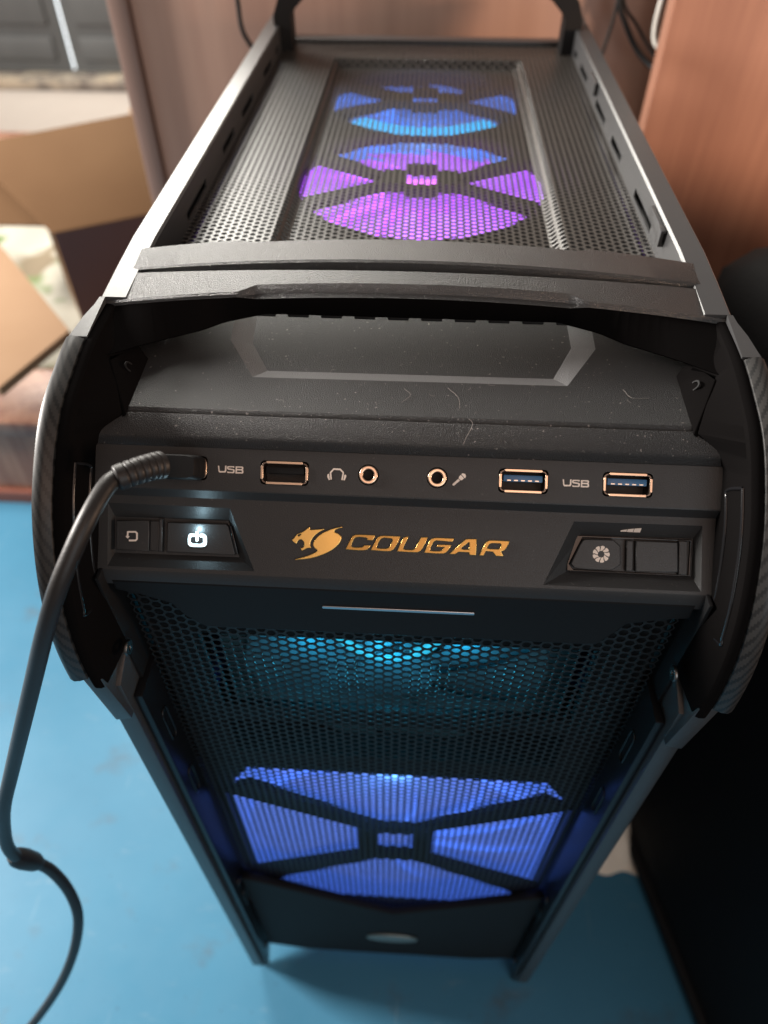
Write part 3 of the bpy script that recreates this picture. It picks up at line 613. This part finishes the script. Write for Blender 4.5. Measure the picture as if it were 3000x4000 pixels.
for s in (-1, 1):
    rows = []; crow = []; cuv = []
    for i, (P, n) in enumerate(CH):
        up = sm(36, 50, P[0]); lo = sm(6, -12, P[1])
        dep = 13.5 * (1 - up) + 9.0 * up; xi = 90.2 * (1 - up) + 87.5 * up; dep = dep * (1 - lo) + 14 * lo; xi = xi * (1 - lo) + 88.5 * lo
        q = lambda x, o: (s * x, P[0] + n[0] * o, P[1] + n[1] * o)
        b = cheek_base(P)
        if P[1] > -36: rows.append([(s * b[0], b[1] + 1, b[2] - 2), (s * b[0], b[1], b[2]), q(92.2, -1.6), q(92.8, -.5), q(93.8, 0), q(95.4, 0), q(96.0, -.3), q(96.1, -6)])
        if P[0] < 56.8 and P[1] > -29:
            o = 1.2
            crow.append([q(96.1, -.5), q(96.4, .2), q(98.4, 1.1), q(100.2, 1.3), q(101.6, .6), q(102.3, -1.4), q(102.3, -16)])
            cuv.append([(u, arc[i]) for u in (0, .4, 3.2, 7.2, 9.8, 12, 19)])
    ck = obj('cheek_frame', grid('cheek_frame', rows, angle=30), P_cheek, PC)
    me = grid('carbon_skin', crow, angle=40)
    l = me.uv_layers.new(name='UVMap'); flat = [u for r in cuv for u in r]
    for lpz in me.loops: l.data[lpz.index].uv = flat[lpz.vertex_index]
    obj('carbon_skin', me, CARBON, ck)
    obj('cheek_backing', boxes('cheek_backing', [tuple([*sorted((s * 88.6, s * 89.8)), 4, 64, -62, 3])], .3), P_dark, ck)
    # pocket rim pressed into the inner wall
    up_ = []; dn_ = []
    for i, (P, n) in enumerate(CH):
        if P[0] < 19.5 and P[1] > -4:
            f = lambda x, o: (s * x, P[0] + n[0] * o, P[1] + n[1] * o)
            up_.append(f(91.8, -3.2)); dn_.append(f(90.75, -11.0))
    up_ = up_[1:]; rim = up_ + [tuple(.5 * (np.array(up_[-1]) + np.array(dn_[-1])))] + dn_[::-1] + [tuple(.7 * np.array(dn_[0]) + .3 * np.array(up_[0]))] + up_[:1]
    obj('pocket_rim', tube('pocket_rim', catmull(rim[::2] + rim[:1], 3), .55, 8), P_gloss, ck)
    # lower end piece joining cheek and side panel
    hp = [(s * 96.3, -8.6, -60), (s * 90.2, -8.6, -58), (s * 90.2, 8, -58), (s * 101.5, 8, -52), (s * 99.5, -9.5, -30), (s * 92.5, -10.2, -30), (s * 92.5, 8, -30), (s * 102.0, 6, -30)]
    obj('cheek_end', hull('cheek_end', hp, .6), STEEL, ck)
    # slanted inner wall under the handle's arm, with its screw slot
    b0 = [(s * 81, 62, 40.4), (s * 81, 36.8, 38.4), (s * 89.2, 54, 45.2), (s * 84, 64, 44.6)]
    nv = Vector(b0[1]) - Vector(b0[0]); mv = Vector(b0[3]) - Vector(b0[0])
    th = nv.cross(mv).normalized() * 2.0 * (1 if nv.cross(mv).x * s > 0 else -1)
    up4 = [tuple(Vector(p) + th) for p in b0]
    aw = obj('arm_wall', hull('arm_wall', [*b0, *up4], .3), P_cheek, ck)
    cen = (Vector(b0[0]) + Vector(b0[1]) + Vector(b0[2]) + Vector(b0[3])) / 4 - th * .04
    X_ = nv.normalized(); Y_ = (mv - X_ * mv.dot(X_)).normalized(); Z_ = X_.cross(Y_)
    if Z_.dot(th) > 0: X_ = -X_; Z_ = X_.cross(Y_)
    F_ = Matrix.Identity(4)
    for r in range(3): F_[r][0], F_[r][1], F_[r][2] = X_[r], Y_[r], Z_[r]
    F_.translation = Vector(W(*cen))
    obj('screw_slot', shape('screw_slot', [rrect(0, -1, 3.4, 7.0, 1.6), rrect(0, -1, 2.2, 5.6, 1.0)], .4, .15), P_dark, aw, F_)
    obj('screw', shape('screw', [circ(0, -1.6, 1.25, 14)], .3, .1), SCREW, aw, F_)

# ---------------- arched handle across the front
XS = sorted(set(list(np.linspace(-96, 96, 65)) + [-56, -53.5, -50, -47.5, 47.5, 50, 53.5, 56]))
hr = []
for x in XS:
    u = 1 - (x / 96) ** 2; c = 1 - sm(47.5, 53.5, abs(x)); e = sm(58, 96, abs(x)); ca = 1 - sm(55, 60, abs(x)); en = sm(93.0, 96, abs(x))
    yB, zB = 91.0 - 7.2 * u, 53.4 + 7.3 * u
    yT, zT = 75.0 - .8 * u, 51.6 + 7.2 * u
    gw = (.6 + 3.4 * u)
    yA = 105.6 + .6 * u; zA = 55.2 + 6.2 * u
    yL = float(np.interp(abs(x), [0, 46, 59, 66, 75, 82, 90, 96], [78.5, 78.5, 76.5, 70.5, 65.9, 61, 56.2, 54]))
    zL = float(np.interp(abs(x), [0, 46, 59, 66, 75, 82, 90, 96], [47, 47, 44.8, 45.0, 44.9, 45.4, 45, 45]))
    hr.append([(x, 108, 49.5 + 5 * u), (x, 108.2, 51 + 5 * u), (x, yA - .6 - ca * 1.6, zA - .9 - ca * .4), (x, yA - 1.6 - 2.0 * ca, zA - .1), (x, yB + gw + .8, zB + .9), (x, yB + gw, zB + .35), (x, yB + gw - .15, zB - 2.6), (x, yB + .15, zB - 2.6),
               (x, yB, zB - .5), (x, yB - .7, zB + .05), (x, yT + .9 + 2.6 * c, zT + .25 + .55 * c), (x, yT + .2 + 2.2 * c, zT - .35 + .1 * c), (x, yT + .1 + 1.7 * c, zT - .9 - .6 * c), (x, yT, zT - 1.2 - .9 * c),
               (x, yL - .3, zL + .8), (x, yL + .6, zL), (x, yL + 10, zL + 1.5)])
fx = [.955, .956, .957, .958, .962, .968, .969, .978, .979, .980, .995, .998, 1, 1, 1, 1, 1]
hr = [[(p[0] * f_, p[1], p[2]) for p, f_ in zip(r, fx)] for r in hr]
hd = obj('front_handle', grid('front_handle', [r[:14] for r in hr], angle=28), P_handle, PC)
obj('handle_face', grid('handle_face', [[tuple(np.array(r[13]) + (0, .05, -.05))] + r[14:] for r in hr], angle=28), P_cheek, hd)
nub = boxes('grip_nub', [(-3.4, 3.4, -.2, 2.6, -.25, .8)], .5, mm=False)
for k in range(12):
    x = -57 + k * 10.6; obj('grip_nub', nub, P_dark, hd, Matrix.Translation(W(x, 78.6, 46.6)))

# ---------------- arched handle at the rear
rp = [(-86.5, 393, 36), (-86.5, 393, 60), (-84, 393.5, 66), (-75, 395, 74), (-58, 397, 82), (-30, 398, 87), (0, 398.5, 88)]
rp = rp + [(-x, y, z) for x, y, z in rp[-2::-1]]
rh_ = []
for i, p in enumerate(rp):
    a = Vector(rp[max(i - 1, 0)]); b = Vector(rp[min(i + 1, len(rp) - 1)]); t = (b - a).normalized(); n = Vector((-t.z, 0, t.x)).normalized(); P = Vector(p)
    hw, hh = 8, 5.2
    rh_.append([tuple(P + n * hh * 1.0 + Vector((0, -hw, 0))), tuple(P + n * hh + Vector((0, hw, 0))), tuple(P - n * hh + Vector((0, hw, 0))), tuple(P - n * hh + Vector((0, -hw, 0)))])
obj('rear_handle', grid('rear_handle', rh_, closed=True, angle=20, caps=True), P_dark, PC)

# ================================================================== LINT on the plastic
rng = random.Random(7)
def on_plate(x, y, h=.15): return (x, y, 38.7 + (y - 39) * math.tan(a4) + h)
lv = []; lf = []
def fibre(P, r=.034):
    P = catmull(P, 5); o = len(lv)
    for i, p in enumerate(P):
        t = P[min(i + 1, len(P) - 1)] - P[max(i - 1, 0)]; t = t / (np.linalg.norm(t) + 1e-9); n = np.cross(t, [0, -.3, .95]); n = n / (np.linalg.norm(n) + 1e-9)
        lv.extend([tuple(p - n * r), tuple(p + n * r), tuple(p + np.array([0, -.02, r * 1.4]))])
    for i in range(len(P) - 1):
        for j in range(3): lf.append((o + 3 * i + j, o + 3 * i + (j + 1) % 3, o + 3 * i + 3 + (j + 1) % 3, o + 3 * i + 3 + j))
fibre([on_plate(18, 40), on_plate(19, 37.5, .3), (17, 33.5, 36.5), (16.6, 32.6, 35.6)])
fibre([on_plate(-52, 41), on_plate(-47, 39.6, .4), on_plate(-43, 40.5)]); fibre([on_plate(64, 55), on_plate(66, 51, .4), on_plate(71, 51.5)])
fibre([on_plate(-1, 52), on_plate(1, 49, .4), on_plate(-1.5, 46)]); fibre([on_plate(12, 53), on_plate(15, 48.5, .5), on_plate(15.5, 44)])
for k in range(20):
    x, y = rng.uniform(-60, 78) + 4, rng.uniform(40, 74); a = rng.uniform(0, 6.3); l_ = rng.uniform(.6, 2.4)
    fibre([on_plate(x, y), on_plate(x + l_ * .5 * math.cos(a), y + l_ * .5 * math.sin(a), .35), on_plate(x + l_ * math.cos(a + .7), y + l_ * math.sin(a + .7))], .026)
for k in range(16):
    x = rng.uniform(-40, 88); u = 1 - (x / 96) ** 2; y = 80 - 2 * u + rng.uniform(0, 7); z = 51 + 8.8 * u + .25; a = rng.uniform(0, 6.3); l_ = rng.uniform(.5, 3.2)
    fibre([(x, y, z), (x + l_ * .5 * math.cos(a), y + l_ * .3 * math.sin(a), z + .3), (x + l_ * math.cos(a), y + l_ * .5 * math.sin(a + .6), z + .1)], .026)
LINT = mat('pale_lint', (.30, .265, .24), .9)
lint = obj('lint', mesh_from('lint', lv, lf), LINT); lint['kind'] = 'stuff'; lint['label'] = 'pale lint fibres and dust lying on the black plastic'

# ================================================================== USB CABLE
CB = thing('usb_cable', 'black cable plugged into the leftmost front port and hanging down over the blue table', 'cable', (-208, -68, -458))
def ring_pts(c, ax_u, ax_v, a, b, e, n=20):
    o = []
    for k in range(n):
        t = 2 * math.pi * k / n; ct, st = math.cos(t), math.sin(t)
        o.append(tuple(Vector(c) + ax_u * (a * math.copysign(abs(ct) ** e, ct)) + ax_v * (b * math.copysign(abs(st) ** e, st))))
    return o
xs, es, en_ = Vector((1, 0, 0)), Vector((0, R2, R2)), Vector((0, -R2, R2))
rows = []
for n_, a, b, e in ((-3, 5.9, 2.2, .3), (.5, 5.9, 2.2, .3), (.51, 6.3, 3.2, .3), (1.0, 6.6, 3.5, .3), (4.4, 6.6, 3.6, .3), (4.8, 6.4, 3.5, .3), (5.1, 6.35, 3.45, .32), (8.6, 6.2, 3.4, .34), (9.4, 5.8, 3.1, .4)):
    rows.append(ring_pts(SN(-64.2, -.2, n_), xs, es, a, b, e))
obj('plug', grid('plug', rows, closed=True, angle=30, caps=True), P_dark, CB)
boot = catmull([(-65.2, 17.4, 37.6), (-67.4, 14.6, 39.2), (-70.8, 11.2, 40.3), (-74.8, 8.2, 40.5)], 14); P_ = []; R_ = []
for i, p in enumerate(boot):
    k = i / (len(boot) - 1); P_.append(tuple(p)); R_.append((3.85 - .35 * k) * (.6 if i in (0, len(boot) - 1) else .9 if i in (1, len(boot) - 2) else 1) - (.35 if (i % 5 == 3 and .15 < k < .88) else 0))
obj('strain_relief', tube('strain_relief', P_, R_, 20), RUBBER, CB)
cab = [(-70, 12, 39.9), (-74.6, 8.4, 40.5), (-76.2, 4.1, 40.6), (-78.3, -4.1, 38.5), (-81.5, -11.3, 33.2), (-85.9, -17.4, 24.9), (-92.6, -21.3, 10.5), (-101.5, -23.4, -9.0), (-112.9, -25.4, -33.7), (-127.9, -26.6, -65.7), (-139.2, -28.9, -90.8), (-147.3, -29.5, -113.0), (-152.0, -30.0, -129.7), (-153.8, -29.3, -142.8), (-154.1, -28.0, -149.9), (-152.2, -26.7, -157.0), (-149.8, -25.8, -170.1), (-147.8, -27.6, -188.4), (-147.7, -31.6, -207.4), (-151.2, -36.2, -225.3), (-157.9, -42.0, -245.7), (-167.4, -48.2, -267.6), (-178.8, -54.2, -289.3), (-192.1, -60.8, -311.4), (-208.4, -68.8, -336.1), (-236, -84, -385), (-262, -96, -430), (-300, -110, -453), (-380, -130, -455.2), (-520, -150, -455.2)]
obj('cord', tube('cord', catmull(cab, 6), 2.45, 16), RUBBER, CB)
obj('bend_lump', tube('bend_lump', [(-154.6, -29.2, -141.5), (-154.4, -28.8, -145), (-153.6, -27.9, -150), (-152.2, -26.8, -156.5), (-151.5, -26.4, -160)], [2.8, 4.0, 4.3, 3.9, 2.8], 14), RUBBER, CB)

# ================================================================== TABLE, WALLS AND THINGS ROUND THE CASE
def slab(name, x0, x1, y0, y1, z0, z1, m, bev=1.0): return obj(name, boxes(name, [(x0, x1, y0, y1, z0, z1)], bev), m)
t = slab('tabletop', -1400, 900, -700, 470, -478, -458, BLUE, 2); t['kind'] = 'structure'
fl = slab('floor', -4000, 4000, -3000, 4000, -1190, -1170, W_CAB, 0); fl['kind'] = 'structure'
wl = slab('wall', -3000, -640, 1652, 1800, -1170, -367, WALL, 4); wl['kind'] = 'structure'
wl2 = slab('wall', -660, 2500, 1690, 1800, -1170, 700, WALL, 4); wl2['kind'] = 'structure'

hb = thing('wood_backboard', 'reddish wooden board standing upright behind the case with a pale end strip', 'wood board', (0, 500, -458))
obj('board', boxes('board', [(-214, 200, 490, 506, -458, 125)], 1.2), W_BACK, hb)
obj('end_strip', boxes('end_strip', [(-229, -214.4, 484, 508, -458, 125)], 1.2), W_EDGE, hb)
rbd = thing('wood_side_panel', 'orange-brown wooden panel standing to the right behind the case', 'wood panel', (350, 450, -458))
obj('panel', boxes('panel', [(157, 640, 440, 458, -458, 145)], 1.0), W_RIGHT, rbd)

def wire(name, pts, r, m, label):
    o = obj(name, tube(name, catmull(pts, 6), r, 10), m); return tag(o, label, 'cable', 'cables hanging behind the case')
wire('power_cord', [(126, 478, 118), (124, 474, 85), (128.5, 470, 54), (135, 469, 41), (146, 468, 26), (156, 462, 18), (165, 452, 14), (172, 462, 5), (175, 470, -60), (170, 473, -200), (166, 473, -452)], 1.9, P_dark, 'thick black cord looping down from the top right behind the case')
wire('thin_wire', [(126, 476, 118), (127, 473, 85), (131, 470, 54), (143, 469, 40), (154, 467, 27.5), (162, 463, 19), (168, 466, 8), (170, 472, -60), (160, 473, -452)], 1.1, P_dark, 'thin black wire running beside the thick cord')
wire('straight_wire', [(127, 470, 118), (127.4, 470, 54), (124.7, 470, 28), (118, 472, -20), (112, 474, -200), (110, 474, -452)], 1.2, P_dark, 'straight dark wire left of the looping cord')
wire('white_cord', [(155, 466, 118), (156, 466, 70), (155, 466, 45), (156, 465, 34), (159, 463, 29), (164, 463, 27), (166, 470, 20), (166, 474, -60), (162, 474, -452)], 2.0, mat('white_cord_plastic', (.55, .53, .48), .5), 'pale cord bending at the edge of the orange panel')
wire('left_wire', [(-132, 472, 118), (-131.5, 472, 51), (-130.5, 471, 34), (-126, 471, 24), (-112, 472, 0), (-100, 474, -120), (-98, 474, -452)], 1.7, P_dark, 'black wire hanging on the wood board left of the case')

# black upright case to the right of the computer
ux = Vector((-88, 370, 0)).normalized(); vx = Vector((ux.y, -ux.x, 0))
def LP(a, b, z): p = Vector((232, -60, 0)) + ux * a + vx * b; return (p.x, p.y, z)
bc_ = thing('black_case', 'large black upright case with rounded top standing right of the computer', 'black case', (330, 140, -458))
body_rows = []
prof_b = [(0, -452)] + [(0, z) for z in (-380, -250, -140, -80)] + [(4, -38), (14, -16), (30, -6), (60, -5), (180, -10), (226, -26), (246, -44), (252, -80), (252, -452)]
for a_, sh in ((-230, 26), (-222, 12), (-205, 3), (-180, 0), (-60, 0), (60, 0), (180, 0), (280, 0), (310, 3), (328, 12), (336, 26)):
    body_rows.append([LP(a_, min(max(b, sh), 252 - sh), z - (sh * 1.0 if z > -100 else 0)) for b, z in prof_b])
obj('body', grid('body', body_rows, angle=50, caps=True), CASEBLK, bc_)
obj('edge_trim', tube('edge_trim', [LP(a_, -.5, -446) for a_ in (-228, -150, 0, 150, 250, 334)], 5, 10), P_dark, bc_)
obj('side_trim', tube('side_trim', catmull([LP(a_, -.3, -40) for a_ in (-205, -100, 0, 100, 200, 308)], 3), 2.5, 8), P_dark, bc_)

# crumpled cream cloth between the two cases
V = []; F = []; n = 18
for i in range(n + 1):
    for j in range(n + 1):
        u, v = i / n * 2 - 1, j / n * 2 - 1; r = min(1, (u * u + v * v) ** .5)
        h = max(0, (1 - r ** 3)) * (26 + 6 * math.sin(5 * u + 2 * v) + 5 * math.cos(4 * v - 3 * u))
        V.append((177 + u * 24 + 2 * math.sin(4 * v), 112 + v * 32 + 2 * math.sin(5 * u), -457.2 + h))
for i in range(n):
    for j in range(n): a = i * (n + 1) + j; F.append((a, a + 1, a + n + 2, a + n + 1))
me = mesh_from('cream_cloth', V, F, smooth=True)
tag(obj('cream_cloth', me, CREAM), 'small crumpled cream cloth on the table between the computer and the black case', 'cloth')

# low wooden cabinet left of the table's far edge
cb = thing('wooden_cabinet', 'low polished brown wooden cabinet behind the left end of the table', 'cabinet', (-600, 700, -1170))
obj('carcass', boxes('carcass', [(-1300, -255, 472, 1290, -1168, -350)], 1), W_CAB, cb)
obj('cabinet_top', boxes('cabinet_top', [(-1310, -248, 462, 1300, -349, -331)], 2), W_CAB, cb)
obj('plinth', boxes('plinth', [(-1305, -250, 464, 471.5, -470, -440)], 1.5), mat('reddish_plinth', (.26, .09, .06), .5), cb)

# cloth on the cabinet
V = []; F = []; n = 30
for i in range(n + 1):
    for j in range(n + 1):
        x = -860 + 470 * i / n; y = 560 + 560 * j / n
        h = 14 + 9 * math.sin(x * .021 + y * .013) + 7 * math.sin(y * .034 - x * .011) + 5 * math.sin(x * .05)
        k = 1 if 0 < i < n and 0 < j < n else 0
        V.append((x, y, -329.5 + max(0.6, h * k)))
for i in range(n):
    for j in range(n): a = i * (n + 1) + j; F.append((a, a + 1, a + n + 2, a + n + 1))
tag(obj('printed_cloth', mesh_from('printed_cloth', V, F, smooth=True), LEAF), 'cream cloth printed with green leaves lying on the wooden cabinet', 'cloth')

# cardboard boxes
def board4(name, pts, th, m, parent):
    """a cardboard sheet: four corners, thickness downwards along its normal"""
    a, b, c, d = (Vector(p) for p in pts); nn = (b - a).cross(d - a).normalized() * th
    return obj(name, hull(name, [*(tuple(p - nn) for p in (a, b, c, d)), a, b, c, d], .3), m, parent)
bA = thing('open_cardboard_box', 'open brown cardboard box with raised flap behind the left rail of the case', 'cardboard box', (-360, 720, -331))
CARDD = mat('shaded_card', (.11, .072, .076), .75)  # shade on the box front put into its card colour
fl_, fr2 = Vector((-404, 630, 0)), Vector((-270, 707, 0)); bk = Vector((-75, 130, 0))
zt, zb = Vector((0, 0, -200)), Vector((0, 0, -326))
board4('box_front', [fl_ + zb, fr2 + zb, fr2 + zt, fl_ + zt], 4, CARDD, bA)
board4('box_right', [fr2 + zb, fr2 + bk + zb, fr2 + bk + zt, fr2 + zt], 4, CARD, bA)
board4('box_back', [fr2 + bk + zb, fl_ + bk + zb, fl_ + bk + zt, fr2 + bk + zt], 4, CARD, bA)
board4('box_left', [fl_ + bk + zb, fl_ + zb, fl_ + zt, fl_ + bk + zt], 4, CARD, bA)
board4('box_bottom', [fl_ + zb, fl_ + bk + zb, fr2 + bk + zb, fr2 + zb], 3, CARD, bA)
board4('raised_flap', [(-404, 630, -199), (-268, 708, -199), (-344, 803, -131), (-520, 716, -141)], 4, CARD, bA)
board4('side_flap', [(-640, 652, -203), (-412, 648, -199), (-500, 722, -142), (-690, 700, -158)], 4, CARD, bA)
board4('flap_edge', [(-306, 742, -180), (-296, 748, -180), (-340, 806, -126), (-352, 802, -126)], 5, CARDL, bA)
bB = thing('flat_cardboard_box', 'pale cardboard box with a wide flap reaching over the blue table at the left edge', 'cardboard box', (-520, 600, -331))
boxp = [(-640, 470), (-585, 560), (-780, 760), (-860, 670)]
zb2, zt2 = -329, -212
for i in range(4):
    a, b = boxp[i], boxp[(i + 1) % 4]
    board4('box_side', [(*a, zb2), (*b, zb2), (*b, zt2), (*a, zt2)], 4, CARDL, bB)
obj('flap', hull('flap', [(-346, 353, -208), (-318, 442, -208), (-451, 601, -208), (-640, 470, -208), (-346, 353, -199), (-318, 442, -199), (-451, 601, -199), (-640, 470, -199)], .8), CARDL, bB)

# window with dark shutters and a bright gap
wn = thing('shuttered_window', 'dark wooden window shutters with a bright gap of daylight between them', 'window', (-850, 1690, -390))
def shutter(x0, x1):
    sh = obj('shutter', boxes('shutter', [(x0, x1, 1700, 1712, -341, 560)], 3), SHUT, wn)
    for z0, z1 in ((-318, -272), (-250, -120), (-98, 200)):
        obj('raised_panel', boxes('raised_panel', [(x0 + 26, x1 - 26, 1694, 1702, z0, z1)], 4), SHUT, sh)
    return sh
shutter(-1220, -805); shutter(-797.5, -640)
DAY = emit('daylight_gap', (.92, .98, 1.0), 2.2, (.8, .8, .8))
obj('daylight_gap', boxes('daylight_gap', [(-815, -785, 1716, 1720, -340, 560)]), DAY, wn)
obj('sill', boxes('sill', [(-1230, -640, 1648, 1704, -366, -343)], 5), SILL, wn)
